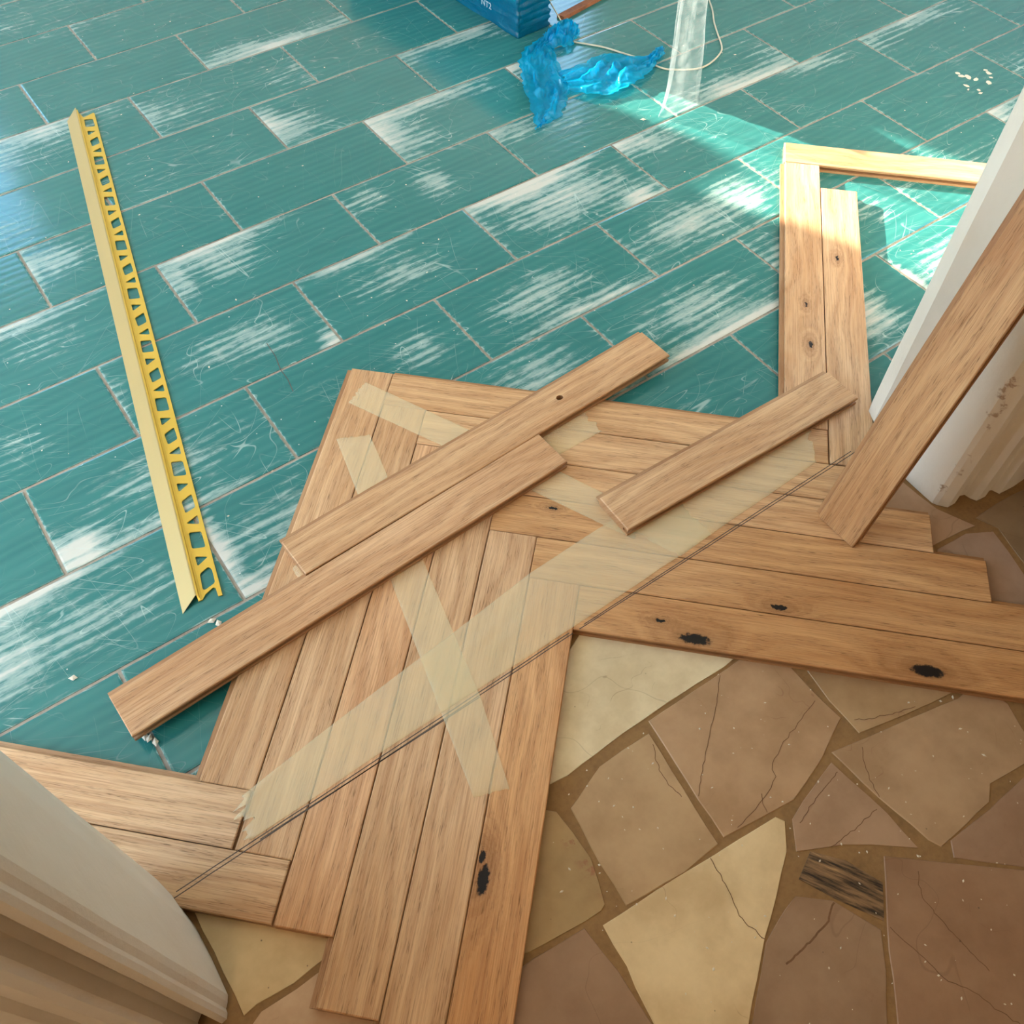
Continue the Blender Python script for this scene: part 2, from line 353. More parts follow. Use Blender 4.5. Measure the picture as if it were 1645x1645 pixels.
# window frames (mullions) standing in the openings
def win_y(name, y, h, nx, nz=1):
    x0, x1, z0, z1 = h; b = []; f = 0.22
    b += [(x0, x0 + f, y, y + .25, z0, z1), (x1 - f, x1, y, y + .25, z0, z1), (x0, x1, y, y + .25, z0, z0 + f), (x0, x1, y, y + .25, z1 - f, z1)]
    for i in range(1, nx): xm = x0 + (x1 - x0) * i / nx; b.append((xm - f / 2, xm + f / 2, y, y + .25, z0, z1))
    return struct(name, box_mesh(name, b), PAINT, 'white painted window frame')
win_y('window_1', YB - .45, HB[2], 2)

# added fill lamp that brightens the hall, unseen behind the camera
lamp = empty('hall_fill_lamp', W(-3.5, 17.0, H)); tag(lamp, 'added warm globe lamp out of view, brightening the hall', 'lamp')
bm = bmesh.new(); bmesh.ops.create_uvsphere(bm, u_segments=24, v_segments=14, radius=0.11)
gm = bpy.data.meshes.new('globe'); bm.to_mesh(gm); bm.free(); smooth(gm)
gg = G('fill_lamp_glow'); em = gg.n('ShaderNodeEmission', {'Color': (1.0, 0.80, 0.60, 1), 'Strength': 30.0}); gg.done(em.outputs[0])
gl = link('globe', gm, gg.m, lamp); gl.location.z = -0.36
bm = bmesh.new(); bmesh.ops.create_cone(bm, cap_ends=True, segments=12, radius1=0.008, radius2=0.008, depth=0.25)
rm = bpy.data.meshes.new('stem'); bm.to_mesh(rm); bm.free(); st = link('stem', rm, PAINT, lamp); st.location.z = -0.125

# door frame mouldings on both sides of the opening (plan profile, extruded up)
def jamb(name, prof, undercut, chipfn, label):
    zs = [0.0] + [0.25 * i for i in range(1, 33)] + [HEAD]
    n = len(prof); v, f, ch = [], [], []
    for k, z in enumerate(zs):
        for i, (x, y) in enumerate(prof):
            zz = z
            if k == 0 and y < undercut: zz = 0.088
            j = 0.006 * mnoise.noise(Vector((x * 6, y * 6, z * 2.1)))
            v.append(W(x + j, y + j * 0.6, zz)); ch.append(chipfn(i, z))
    for k in range(len(zs) - 1):
        for i in range(n):
            j = (i + 1) % n
            f.append((k * n + i, k * n + j, (k + 1) * n + j, (k + 1) * n + i))
    f.append(tuple(range(n))[::-1]); f.append(tuple((len(zs) - 1) * n + i for i in range(n)))
    me = pydata(name, v, f)
    a = me.attributes.new('chip', 'FLOAT', 'POINT')
    for i, c in enumerate(ch): a.data[i].value = c
    bm = bmesh.new(); bm.from_mesh(me); bmesh.ops.recalc_face_normals(bm, faces=bm.faces); bm.to_mesh(me); bm.free()
    return struct(name, me, PAINT, label)
LP = [(-0.35, 10.42), (0.16, 10.46), (0.262, 10.56), (0.300, 10.70), (0.335, 10.93), (0.338, 11.15), (0.333, 11.39), (0.315, 11.425), (0.292, 11.45), (0.288, 11.475),
      (0.270, 11.50), (0.235, 11.505), (0.20, 11.42), (0.16, 11.39), (0.125, 11.42), (0.115, 11.52), (0.09, 11.55), (0.05, 11.565), (0.02, 11.55), (-0.02, 11.53), (-0.05, 11.56), (-0.35, 11.57)]
jamb('trim_1', LP, 10.85, lambda i, z: 0.05, 'beige painted moulded door jamb beside the short parquet ends')
RP = [(7.45, 10.40), (6.96, 10.40), (6.86, 10.45), (6.80, 10.565), (6.88, 10.74), (6.88, 10.84), (6.64, 10.86), (6.62, 11.16), (6.612, 11.32), (6.612, 11.40), (6.63, 11.44), (6.68, 11.505),
      (6.76, 11.51), (6.84, 11.48), (6.895, 11.50), (6.905, 11.55), (6.93, 11.60), (7.02, 11.61), (7.08, 11.585), (7.12, 11.60), (7.14, 11.66), (7.30, 11.68), (7.45, 11.68)]
def chip_shade(i, z):  # brown mask: chipped edge, plus dirt and shading coloured onto the chamfer
    if i in (9, 10): return 0.40 + 0.22 * mnoise.noise(Vector((0, 3, z * 2)))
    if i in (11, 8): return 0.28
    return 0.0
jamb('trim_2', RP, 10.72, chip_shade, 'white painted moulded door jamb with chipped edge behind the leaning plank')

dl = [(7.50, 10.2, 11.74, 11.93, 0.06, 9.3)]  # dark leaf added to darken the hall corner beside the jamb
dl += [(x, x + 1.1, 11.93, 11.97, z, z + h) for x in (7.65, 8.95) for z, h in ((0.5, 3.0), (3.9, 4.9))]
struct('added_dark_leaf', box_mesh('added_dark_leaf', dl), DARKLEAF, 'added dark leaf against the hall wall, darkening the corner')

# ------------------------------------------------------------------ tiles
OFF = {-2: 1.50, -1: 2.52, 0: 3.485, 1: 2.523, 2: 3.489, 3: 4.563, 4: 1.513, 5: 2.564, 6: 1.573, 7: 0.575, 8: 1.604, 9: 0.599, 10: 1.60}
WEAR = {   # (course, tile start): blobs u,v,ru,rv,amount   (u along 0..1, v 0 far .. 1 near)
 (-1, 2.52): [(.3, .5, .5, .5, .45)], (0, 3.49): [(.25, .45, .18, .35, .75), (.1, .1, .4, .2, .5)], (1, 2.52): [(.2, .35, .14, .3, .6)],
 (1, 4.52): [(.06, .9, .09, .22, 1.0), (.6, .98, .6, .13, .9), (.2, .6, .2, .4, .4)], (2, 1.49): [(.35, .04, .6, .14, .8), (.3, .5, .5, .35, .55)],
 (2, 3.49): [(.10, .55, .16, .5, .78), (.92, .7, .12, .4, .7), (.5, .6, .3, .3, .35)], (2, 5.49): [(.2, .25, .3, .2, .6), (.5, .6, .4, .3, .4)],
 (3, .56): [(.3, .6, .5, .4, .55)], (3, 2.56): [(.3, .6, .28, .35, .68), (.7, .4, .2, .3, .4)], (3, 4.56): [(.12, .55, .22, .5, .82), (.02, .5, .04, .6, .6)],
 (3, 6.56): [(.35, .04, .5, .25, .85), (.1, .2, .15, .3, .7)],
 (4, 1.51): [(.12, .35, .3, .4, .72), (.7, .5, .3, .3, .35)], (4, 5.51): [(.06, .12, .14, .3, 1.0), (.35, .02, .5, .14, .8), (.03, .5, .06, .6, .8), (.15, .5, .2, .3, .4)],
 (4, 7.51): [(.0, .06, .10, .25, .9)], (5, .56): [(.3, .06, .5, .22, .78), (.4, .5, .4, .4, .45)], (5, 2.56): [(.3, .06, .45, .2, .88), (.28, .4, .3, .35, .66), (.05, .4, .08, .5, .6)],
 (5, 4.56): [(.5, .45, .16, .4, .72), (.12, .3, .18, .3, .66)], (5, 6.56): [(.15, .06, .3, .22, .85), (.45, .4, .25, .25, .5)], (5, 8.56): [(.65, .96, .6, .22, .95), (.8, .5, .3, .4, .55)],
 (5, 10.56): [(.65, .55, .2, .3, .5), (.3, .7, .3, .3, .3)], (5, 12.56): [(.4, .5, .4, .4, .4)], (6, -.43): [(.55, .5, .3, .4, .5)],
 (6, 1.57): [(.62, .5, .42, .42, .68), (.97, .95, .06, .2, .85), (.03, .4, .06, .5, .5)], (6, 3.57): [(.45, .5, .35, .38, .66), (.3, .05, .4, .14, .7)],
 (6, 5.57): [(.5, .45, .55, .55, .82), (.35, .05, .5, .2, .9), (.85, .9, .2, .25, .75)], (6, 7.57): [(.05, .08, .16, .22, 1.0), (.35, .5, .3, .3, .5)],
 (6, 9.57): [(.45, .08, .35, .2, .72), (.08, .5, .1, .4, .4)], (6, 11.57): [(.3, .05, .4, .16, .95), (.1, .3, .2, .3, .5)],
 (7, .58): [(.5, .5, .5, .45, .62), (.08, .88, .14, .25, 1.0), (.5, .95, .5, .14, .6)], (7, 2.58): [(.78, .5, .22, .35, .68), (.35, .5, .3, .3, .45)],
 (7, 4.58): [(.45, .55, .42, .4, .72), (.6, .95, .5, .15, .7)], (7, 6.58): [(.4, .55, .5, .45, .78), (.8, .5, .25, .5, .6)], (7, 8.58): [(.1, .5, .14, .5, .66)],
 (7, 10.58): [(.2, .6, .25, .3, .25)], (7, 12.58): [(.3, .5, .4, .4, .6)], (8, -.4): [(.25, .04, .45, .16, .95), (.15, .5, .3, .45, .82), (.6, .5, .4, .4, .6)],
 (8, 1.6): [(.02, .5, .06, .6, .95), (.12, .95, .18, .16, .9), (.4, .5, .5, .4, .68)], (8, 3.6): [(.6, .4, .4, .4, .7), (.9, .9, .2, .2, .8)],
 (8, 5.6): [(.55, .97, .6, .16, 1.0), (.5, .55, .5, .4, .72)], (8, 7.6): [(.15, .5, .25, .5, .75), (.75, .5, .25, .4, .55)], (8, 9.6): [(.15, .2, .3, .3, .85), (.5, .5, .3, .4, .5)],
 (8, 11.6): [(.05, .1, .2, .4, .9)], (9, -1.4): [(.6, .4, .5, .3, .3)], (9, .6): [(.5, .4, .5, .3, .35)], (9, 4.6): [(.6, .5, .4, .35, .42)], (9, 6.6): [(.62, .55, .22, .5, .95), (.4, .3, .25, .3, .6)],
 (9, 8.6): [(.3, .5, .35, .45, .72), (.0, .5, .05, .5, .7)], (10, -.4): [(.5, .5, .6, .6, .8)],
}
GAP = 0.0135
def tile_mesh(x0, x1, y0, y1, blobs, seed, nu=30, nv=15, coarse=False):
    lx, ly = (x1 - x0) - 2 * GAP, (y1 - y0) - 2 * GAP
    if coarse: nu, nv = 3, 3
    us = [0, 0.008] + [0.008 + 0.984 * i / (nu - 1) for i in range(1, nu - 1)] + [0.992, 1]
    vsx = [0, 0.016] + [0.016 + 0.968 * i / (nv - 1) for i in range(1, nv - 1)] + [0.984, 1]
    v, f, w = [], [], []
    for vv in vsx:
        for u in us:
            edge = u in (0, 1) or vv in (0, 1)
            xx = (u - .5) * lx; yy = (vv - .5) * ly
            v.append((S * xx, -S * yy, S * (-0.003 if edge else 0.0)))
            a = 0.14 + 0.10 * mnoise.noise(Vector((x0 * 3 + u * 3, y0 * 7 + vv * 2, seed)))
            for (bu, bv, ru, rv, am) in blobs:
                q = ((u - bu) / ru) ** 2 + ((vv - bv) / rv) ** 2
                if q < 4: a = max(a, a * 0.5 + am * math.exp(-q * 0.9) * 0.95)
            e = min(u * 2, (1 - u) * 2, vv, 1 - vv)
            if e < 0.03: a += 0.15
            if edge: a = max(a, 0.72)
            w.append(a)
    nU = len(us); nV = len(vsx)
    for j in range(nV - 1):
        for i in range(nU - 1):
            a = j * nU + i; f.append((a, a + nU, a + nU + 1, a + 1))
    per = [i for i in range(nU)] + [j * nU + nU - 1 for j in range(1, nV)] + [(nV - 1) * nU + i for i in range(nU - 2, -1, -1)] + [j * nU for j in range(nV - 2, 0, -1)]
    b = len(v)
    for i in per: v.append((v[i][0], v[i][1], S * -0.06)); w.append(w[i])
    for k in range(len(per)):
        k2 = (k + 1) % len(per); f.append((per[k], per[k2], b + k2, b + k))
    return v, f, w
def wear_mesh(v, f, w):
    me = pydata('tile', v, f); a = me.attributes.new('wear', 'FLOAT', 'POINT'); a.data.foreach_set('value', w); return me
from bpy_extras.object_utils import world_to_camera_view
bpy.context.view_layer.update()
far_v, far_f, far_w = [], [], []
for r in range(-12, 11):
    o = OFF.get(r, 1.5 + (r % 2)) % 2.0
    k0 = math.floor((X0 - o) / 2)
    for k in range(k0, int((X1 - o) / 2) + 1):
        x0 = o + 2 * k; x1 = x0 + 2; y0, y1 = float(r), float(r + 1)
        if r == 10: y1 = 10.52
        cx0, cx1 = max(x0, X0), min(x1, X1)
        if cx1 - cx0 < 0.1: continue
        bl = []
        for (rr, xx), b in WEAR.items():
            if rr == r and abs(xx - x0) < 0.3: bl = b
        c = world_to_camera_view(bpy.context.scene, cam, W((cx0 + cx1) / 2, (y0 + y1) / 2, 0))
        seen = -0.10 < c.x < 1.10 and -0.05 < c.y < 1.09 and c.z > 0
        v, f, w = tile_mesh(cx0, cx1, y0, y1, bl, r * 13 + k, coarse=not seen)
        ctr = W((cx0 + cx1) / 2, (y0 + y1) / 2, 0.0)
        if seen:
            t = link('tile', wear_mesh(v, f, w), TILE, floor); t.location = ctr
            t.rotation_euler = (random.uniform(-.0012, .0012), random.uniform(-.001, .001), 0)
        else:
            b = len(far_v); far_v += [Vector(q) + ctr for q in v]; far_f += [tuple(b + i for i in q) for q in f]; far_w += w
me = wear_mesh(far_v, far_f, far_w)
tag(link('tile_field', me, TILE, floor), kind='stuff')

# ------------------------------------------------------------------ hall stones
STONES = {
 's1': ((2.597, 11.466), (2.78, 11.496), (3.293, 11.479), (3.832, 11.488), (4.216, 11.508), (4.525, 11.478), (4.356, 10.906), (3.656, 10.62), (3.072, 10.882)),
 's2': ((3.48, 11.505), (3.806, 11.517), (4.217, 11.527), (4.508, 11.529), (4.605, 11.733), (4.602, 12.071), (4.614, 12.275), (4.486, 12.326), (4.291, 12.407), (3.92, 12.502), (3.732, 12.47), (3.368, 12.412), (3.434, 11.856)),
 's3': ((3.438, 11.582), (3.203, 11.569), (2.998, 11.565), (2.748, 11.654), (2.666, 11.679), (2.625, 11.926), (2.58, 12.37), (3.014, 12.429), (3.311, 12.42), (3.389, 11.888)),
 's4': ((2.361, 11.423), (2.58, 11.643), (2.587, 11.816), (2.583, 12.012), (2.482, 12.287), (2.443, 12.304), (2.322, 12.295), (1.928, 12.233), (1.682, 12.123)),
 's5': ((1.924, 12.272), (2.294, 12.319), (2.299, 12.473), (2.309, 12.629), (2.281, 13.069), (2.039, 13.217), (1.295, 12.69), (1.627, 12.27)),
 's6': ((2.391, 12.37), (2.945, 12.417), (3.744, 12.504), (3.778, 12.563), (3.65, 12.707), (3.167, 13.009), (2.656, 13.354), (2.482, 13.457), (2.251, 13.293), (2.285, 13.014), (2.36, 12.631)),
 's7': ((4.691, 11.793), (4.64, 12.138), (4.632, 12.428), (4.977, 12.514), (5.239, 12.572), (5.491, 12.615), (5.726, 12.509), (5.283, 11.948), (4.903, 11.681)),
 's8': ((4.369, 12.408), (4.647, 12.472), (5.136, 12.586), (5.411, 12.653), (5.622, 12.648), (5.667, 12.885), (5.582, 13.098), (5.513, 13.252), (5.384, 13.231), (5.09, 13.187), (4.976, 13.261), (4.488, 13.274), (4.453, 13.196), (4.395, 12.817)),
 's9': ((4.324, 12.462), (4.363, 12.916), (4.362, 13.191), (4.129, 13.002), (3.97, 12.89), (3.691, 12.746), (3.817, 12.58), (3.964, 12.533)),
 's10': ((5.4, 13.296), (5.312, 13.286), (4.938, 13.291), (4.563, 13.274), (4.491, 13.358), (4.811, 13.655), (5.04, 13.849), (5.596, 13.549)),
 's11': ((4.138, 13.09), (4.446, 13.36), (4.805, 13.669), (5.023, 13.861), (4.373, 14.412), (4.038, 14.483), (3.295, 13.957), (3.468, 13.792), (3.813, 13.404)),
 's12': ((3.495, 12.939), (3.662, 13.089), (3.781, 13.382), (3.631, 13.566), (3.386, 13.793), (3.204, 13.968), (2.525, 13.487), (2.87, 13.225), (3.149, 13.027), (3.388, 12.954)),
 's13': ((3.773, 12.799), (3.917, 12.972), (4.005, 13.203), (3.839, 13.366), (3.68, 13.088), (3.585, 12.878)),
 's14': ((0.36, 10.834), (0.489, 10.821), (0.918, 11.17), (1.089, 11.38), (0.941, 11.544), (0.674, 11.555), (0.447, 11.533), (0.36, 11.545), (0.36, 11.406)),
 's15': ((0.455, 11.583), (0.676, 11.59), (0.949, 11.592), (1.103, 11.776), (0.81, 12.274), (0.264, 11.888), (0.33, 11.632)),
 's16': ((6.30, 10.948), (6.58, 11.114), (6.60, 11.465), (6.72, 11.754), (6.60, 11.727), (6.294, 11.686), (5.942, 11.61), (5.789, 11.36)),
 's17': ((6.29, 11.726), (6.60, 11.756), (6.797, 11.871), (6.738, 12.062), (6.611, 12.391), (6.469, 12.719), (6.196, 12.591), (5.976, 12.308), (6.048, 11.893)),
 's18': ((6.855, 11.875), (6.78, 11.70), (7.189, 11.72), (7.726, 11.807), (7.487, 12.334), (6.683, 12.675), (6.69, 12.378), (6.785, 12.073)),
}
SCOL = dict(s1='d9c7a4', s2='b08e6c', s3='b2936e', s4='a3865c', s5='94745a', s6='d6bd94', s7='a98a66', s8='ab8c6c', s9='a48469', s10='9b7c64', s11='97755a', s12='987a60', s13='806040', s14='c9ae82', s15='c2a282', s16='a98a70', s17='a08470', s18='8c7458')
def inside(p, poly):
    c = False; n = len(poly)
    for i in range(n):
        (xa, ya), (xb, yb) = poly[i], poly[(i + 1) % n]
        if (ya > p[1]) != (yb > p[1]) and p[0] < (xb - xa) * (p[1] - ya) / (yb - ya) + xa: c = not c
    return c
def stone(poly, col, mat, seed):
    cxm = sum(p[0] for p in poly) / len(poly); cym = sum(p[1] for p in poly) / len(poly)
    pts = []
    n = len(poly)
    for i in range(n):     # add wobbling points along each edge so that the broken outlines are not straight
        a, b = poly[i], poly[(i + 1) % n]; L = math.dist(a, b); m = max(1, int(L / 0.12))
        for k in range(m):
            t = k / m; q = (a[0] + (b[0] - a[0]) * t, a[1] + (b[1] - a[1]) * t)
            w = 0.010 * mnoise.noise(Vector((q[0] * 5, q[1] * 5, seed)))
            pts.append((q[0] + w, q[1] + 0.7 * w))
    n = len(pts); v, f = [], []
    area = sum(pts[i][0] * pts[(i + 1) % n][1] - pts[(i + 1) % n][0] * pts[i][1] for i in range(n))
    if area > 0: pts = pts[::-1]
    for (sc, z) in ((1.0, -0.10), (1.0, -0.010), (0.985, -0.001)):
        for (x, y) in pts: v.append(W((x - cxm) * sc, (y - cym) * sc, z))
    for k in range(2):
        for i in range(n):
            j = (i + 1) % n; f.append((k * n + i, k * n + j, (k + 1) * n + j, (k + 1) * n + i))
    f.append(tuple(2 * n + i for i in range(n)))
    me = pydata('stone', v, f)
    o = link('stone', me, mat, hall); o.location = W(cxm, cym, 0.0); q = lin(col); o.color = (min(1, q[0] * 1.20), q[1] * 1.205, q[2] * 1.17, 1)
    return o
for i, (k, poly) in enumerate(STONES.items()): stone(poly, SCOL[k], BANDED if k == 's13' else STONE, i * 1.7)['stain'] = 1.0 if k == 's4' else 0.0
CRACKS = [
[(4.136, 11.542), (3.931, 11.72), (3.691, 11.887), (3.413, 12.113)] ,
[(4.56, 12.076), (4.35, 12.129), (4.163, 12.164), (3.96, 12.238), (3.92, 12.326), (3.724, 12.384), (3.485, 12.416)] ,
[(3.769, 12.339), (3.721, 12.423), (3.715, 12.453)] ,
[(3.206, 12.451), (3.175, 12.649), (3.118, 12.834), (3.155, 13.005)] ,
[(4.571, 12.507), (4.472, 12.625), (4.402, 12.811)] ,
[(4.325, 12.858), (4.089, 12.866), (3.899, 12.854)] ,
[(4.307, 12.535), (4.106, 12.561), (3.959, 12.6), (3.843, 12.629)] ,
[(3.657, 13.099), (3.548, 13.16), (3.362, 13.182), (3.157, 13.185)] ,
[(3.837, 13.408), (3.87, 13.626), (3.885, 13.804), (3.966, 13.923), (4.007, 14.073), (4.061, 14.231)] ,
[(4.24, 13.285), (4.138, 13.397), (4.124, 13.655), (4.141, 13.923)] ,
[(4.672, 12.339), (4.78, 12.403), (4.959, 12.473), (5.104, 12.518)] ,
[(3.4, 11.654), (3.32, 11.813), (3.303, 11.943), (3.321, 12.049)] ,
]
rs = random.Random(3)
placed = list(STONES.values())
for iy in range(0, 7):
    for ix in range(-3, 10):
        gx, gy = ix * 0.95 + 0.45 * (iy % 2), 11.1 + iy * 0.85
        q = [(gx + rs.uniform(.02, .16), gy + rs.uniform(.02, .16)), (gx + .90 - rs.uniform(0, .14), gy + rs.uniform(.02, .16)), (gx + .90 - rs.uniform(0, .14), gy + .80 - rs.uniform(0, .14)), (gx + rs.uniform(.02, .14), gy + .80 - rs.uniform(0, .14))]
        if any(x < 0.42 and y < 11.75 or x > 6.5 and y < 11.85 or y < 10.7 for x, y in q): continue
        ok = True
        for P in placed:
            ring = [((q[i][0] * (1 - t) + q[(i + 1) % 4][0] * t), (q[i][1] * (1 - t) + q[(i + 1) % 4][1] * t)) for i in range(4) for t in (0, .25, .5, .75)] + [(gx + .45, gy + .4)]
            if any(inside(p, P) for p in ring) or any(inside(p, q) for p in P): ok = False; break
        if ok: stone(q, rs.choice(['b2936e', 'a3865c', 'c9ae82', '97755a', 'ab8c6c']), STONE, ix * 3.3 + iy)

# ------------------------------------------------------------------ planks
T = 0.085; PW = 0.3845; PL = 3.838; R2 = math.sqrt(0.5)
def plank_mesh(length, width, tongue=True, groove=True):
    hw = width / 2 - 0.0035; b = 0.007
    cs = [(-hw, 0)]
    if groove: cs += [(-hw, .024), (-hw + .055, .024), (-hw + .055, .057), (-hw, .057)]
    cs += [(-hw, T - b), (-hw + b, T), (hw - b, T), (hw, T - b)]
    if tongue: cs += [(hw, .053), (hw + .044, .051), (hw + .044, .031), (hw, .029)]
    cs += [(hw, 0)]
    n = len(cs); v, f = [], []
    xs = [-length / 2, -length / 2 + b, length / 2 - b, length / 2]
    for k, x in enumerate(xs):
        for (y, z) in cs:
            if k in (0, 3) and z > T - b / 2: z = T - b
            v.append((S * x, S * y, S * z))
    for k in range(3):
        for i in range(n):
            j = (i + 1) % n; f.append((k * n + i, k * n + j, (k + 1) * n + j, (k + 1) * n + i))
    f.append(tuple(range(n))); f.append(tuple(3 * n + i for i in range(n - 1, -1, -1)))
    me = pydata('plank', v, f)
    bm = bmesh.new(); bm.from_mesh(me); bmesh.ops.recalc_face_normals(bm, faces=bm.faces); bm.to_mesh(me); bm.free()
    return me
def tone(o, k=1.0, warm=0.0, red=0.0): o.color = (k * (1 + warm * .5 + red), k, k * (1 - warm), 1)
def abxy(a, b): return (a - b) * R2, (a + b) * R2
panel = empty('parquet_panel', W(3.45, 9.9, 0))
tag(panel, 'oak herringbone parquet planks laid out across the doorway threshold', 'parquet')
def local_of(o, pts):   # grid points -> plank-local metres
    m = Matrix.Translation(o.location) @ o.rotation_euler.to_matrix().to_4x4(); mi = m.inverted()
    return [mi @ W(*p) for p in pts]
def set_knots(o, ks):
    for nm, (x, y, r) in zip(('knot_a', 'knot_b', 'knot_c'), ks):
        q = local_of(o, [(x, y, 0)])[0]; o[nm] = [q.x, q.y, r]
def herring(a0, a1, b0, b1, along, k=1.0, warm=0.0, red=0.0, knots=(), label=None):
    if along == 'a': L, w, th = a1 - a0, b1 - b0, math.radians(45)
    else: L, w, th = b1 - b0, a1 - a0, math.radians(-45)
    x, y = abxy((a0 + a1) / 2, (b0 + b1) / 2)
    o = link('plank', plank_mesh(L, w), WOOD)
    o.location = W(x, y, 0.0); o.rotation_euler.z = -th
    tone(o, k, warm, red)
    if knots: set_knots(o, knots)
    if label: o['label'] = label
    o.location = W(x, y, 0.0) - panel.location; o.parent = panel
    return o
AL = [7.683, 8.067, 8.451, 8.834, 9.219, 9.602, 9.990]
BL = [2.818, 3.190, 3.572, 3.945, 4.327, 4.707, 5.092]
BE = [6.640, 7.028, 7.418, 7.807, 8.19, 8.57]
# long planks running towards the camera side
herring(AL[0], AL[1], BL[0], BE[0], 'b', 1.02, 0.03)
herring(AL[1], AL[2], BL[1], BE[1], 'b', 1.0, 0.02)
herring(AL[2], AL[3], BL[2], BE[2], 'b', 1.0, 0.06, 0.05)
herring(AL[3], AL[4], BL[3], BE[3], 'b', 1.0, 0.02)
herring(AL[4], AL[5], BL[4], BE[4], 'b', 1.02, 0.0)
herring(AL[5], AL[6], BL[5], BE[5], 'b', 0.92, 0.18, 0.06, ((1.926, 11.742, .0085), (2.004, 11.621, .0045)), 'oak plank with a black knot hole')
# planks running to the right
herring(AL[1], 11.885, BL[0], BL[1], 'a', 0.97, 0.10)
herring(AL[2], 12.29, BL[1], BL[2], 'a', 1.0, 0.08)
herring(AL[3], 12.674, BL[2], BL[3], 'a', 1.02, 0.08)
herring(AL[4], 13.066, BL[3], BL[4], 'a', 0.86, 0.20, 0.03, ((3.99, 9.70, .003),))
herring(AL[5], 13.45, BL[4], BL[5], 'a', 0.86, 0.20, 0.03, ((4.836, 11.408, .0055),))
herring(AL[6], 13.83, BL[5], BL[6], 'a', 0.82, 0.24, 0.05, ((4.143, 11.244, .0100), (5.335, 12.394, .0105), (4.031, 10.977, .003)), 'oak plank with two large black knots')  # near planks toned down: dimmer light at lower right put into colour
# short return on the left
herring(8.050 - PL, 8.050, BE[0], BE[1], 'a', 1.06, 0.0)
herring(8.440 - PL, 8.440, BE[1], BE[2], 'a', 0.97, 0.02)
# far pair and the crosswise plank
herring(11.517, 11.893, -1.003, 2.812, 'b', 1.08, -0.02, 0, ((7.036, 9.587, .0042), (7.402, 9.174, .0030)))
herring(11.893, 12.278, -0.606, 3.180, 'b', 1.08, -0.02, 0, ((8.134, 8.885, .0032),))
herring(11.517, 11.517 + PL, -1.375, -1.003, 'a', 1.05, 0.0)

def loose(name, label, x0, y0, x1, y1, w, z, k=1.0, warm=0.0, red=0.0, knots=()):
    L = math.dist((x0, y0), (x1, y1)); th = math.atan2(y1 - y0, x1 - x0)
    o = link(name, plank_mesh(L, w), WOOD); o.location = W((x0 + x1) / 2, (y0 + y1) / 2, z); o.rotation_euler.z = -th
    tone(o, k, warm, red); tag(o, label, 'plank', 'loose oak planks')
    if knots: set_knots(o, knots)
    return o
ZT = T + 0.0035
p1 = loose('oak_plank', 'loose oak plank with a round black hole, lying on the parquet', 2.056, 8.985, 5.815, 8.815, 0.376, ZT, 0.97, 0.04, 0.01)
loose('oak_plank', 'long loose oak plank overhanging the turquoise tiles at one end', 0.495, 9.446, 4.324, 9.254, 0.378, ZT, 0.98, 0.02, 0.03)
loose('oak_plank', 'short loose oak plank lying on yellowish tape near the door jamb', 4.314, 10.07, 6.83, 10.146, 0.376, ZT, 1.0, 0.03, 0.0)
# the drilled hole in the first loose plank
hq = local_of(p1, [(4.704, 8.843, 0)])[0]
bm = bmesh.new(); bmesh.ops.create_cone(bm, cap_ends=True, segments=20, radius1=0.0058, radius2=0.0058, depth=0.1)
cm = bpy.data.meshes.new('cutter'); bm.to_mesh(cm); bm.free()
cut = bpy.data.objects.new('cutter', cm); C.objects.link(cut); cut.location = p1.matrix_basis @ Vector((hq.x, hq.y, 0.028)); cut.scale = (1.25, 1, 0.6)
md = p1.modifiers.new('hole', 'BOOLEAN'); md.operation = 'DIFFERENCE'; md.object = cut; md.solver = 'EXACT'
bpy.context.view_layer.update()
me2 = bpy.data.meshes.new_from_object(p1.evaluated_get(bpy.context.evaluated_depsgraph_get()))
p1.modifiers.clear(); p1.data = me2; bpy.data.objects.remove(cut)

# plank leaning on the door jamb
lean = link('oak_plank', plank_mesh(3.70, 0.372), WOOD)
up = Vector((0.238, 0.0, 1.0)).normalized()      # grid, z up
ux = Vector((up.x, 0, up.z)); uy = Vector((0, -1, 0)); uz = ux.cross(uy)   # world axes of plank: length, width, face normal
if uz.x > 0: uy = -uy; uz = ux.cross(uy)
Mx = Matrix((ux, uy, uz)).transposed().to_4x4()
base = W(5.675, 11.172, T + 0.006); Mx.translation = base + ux * (S * 3.70 / 2) - uz * (S * T)
lean.matrix_world = Mx
tone(lean, 0.74, 0.20, 0.02); tag(lean, 'oak plank standing on end, leaning against the white door jamb', 'plank', 'loose oak planks')

# pencil lines along the threshold
def ribbon(name, pts, width, z, mat, parent=None, base=Vector((0, 0, 0))):
    v, f = [], []
    for i, p in enumerate(pts):
        a = pts[max(0, i - 1)]; b = pts[min(len(pts) - 1, i + 1)]; d = Vector((b[0] - a[0], b[1] - a[1], 0)).normalized(); n = Vector((-d.y, d.x, 0)) * width / 2
        for s in (-1, 1): v.append(W(p[0] + s * n.x, p[1] + s * n.y, z) - base)
    for i in range(len(pts) - 1): f.append((2 * i, 2 * i + 1, 2 * i + 3, 2 * i + 2))
    return link(name, pydata(name, v, f), mat, parent)
for (xa, ya, xb, yb) in ((0.30, 10.728, 3.44, 10.690), (0.33, 10.700, 3.42, 10.672), (0.9, 10.712, 2.6, 10.712), (3.50, 10.690, 6.56, 10.70), (3.55, 10.678, 6.40, 10.675)):
    n = 24
    ribbon('pencil_line', [(xa + (xb - xa) * i / n, ya + (yb - ya) * i / n + 0.002 * mnoise.noise(Vector((i * .7, xa, 0)))) for i in range(n + 1)], 0.0075, T + 0.0008, PENCIL, panel, panel.location)

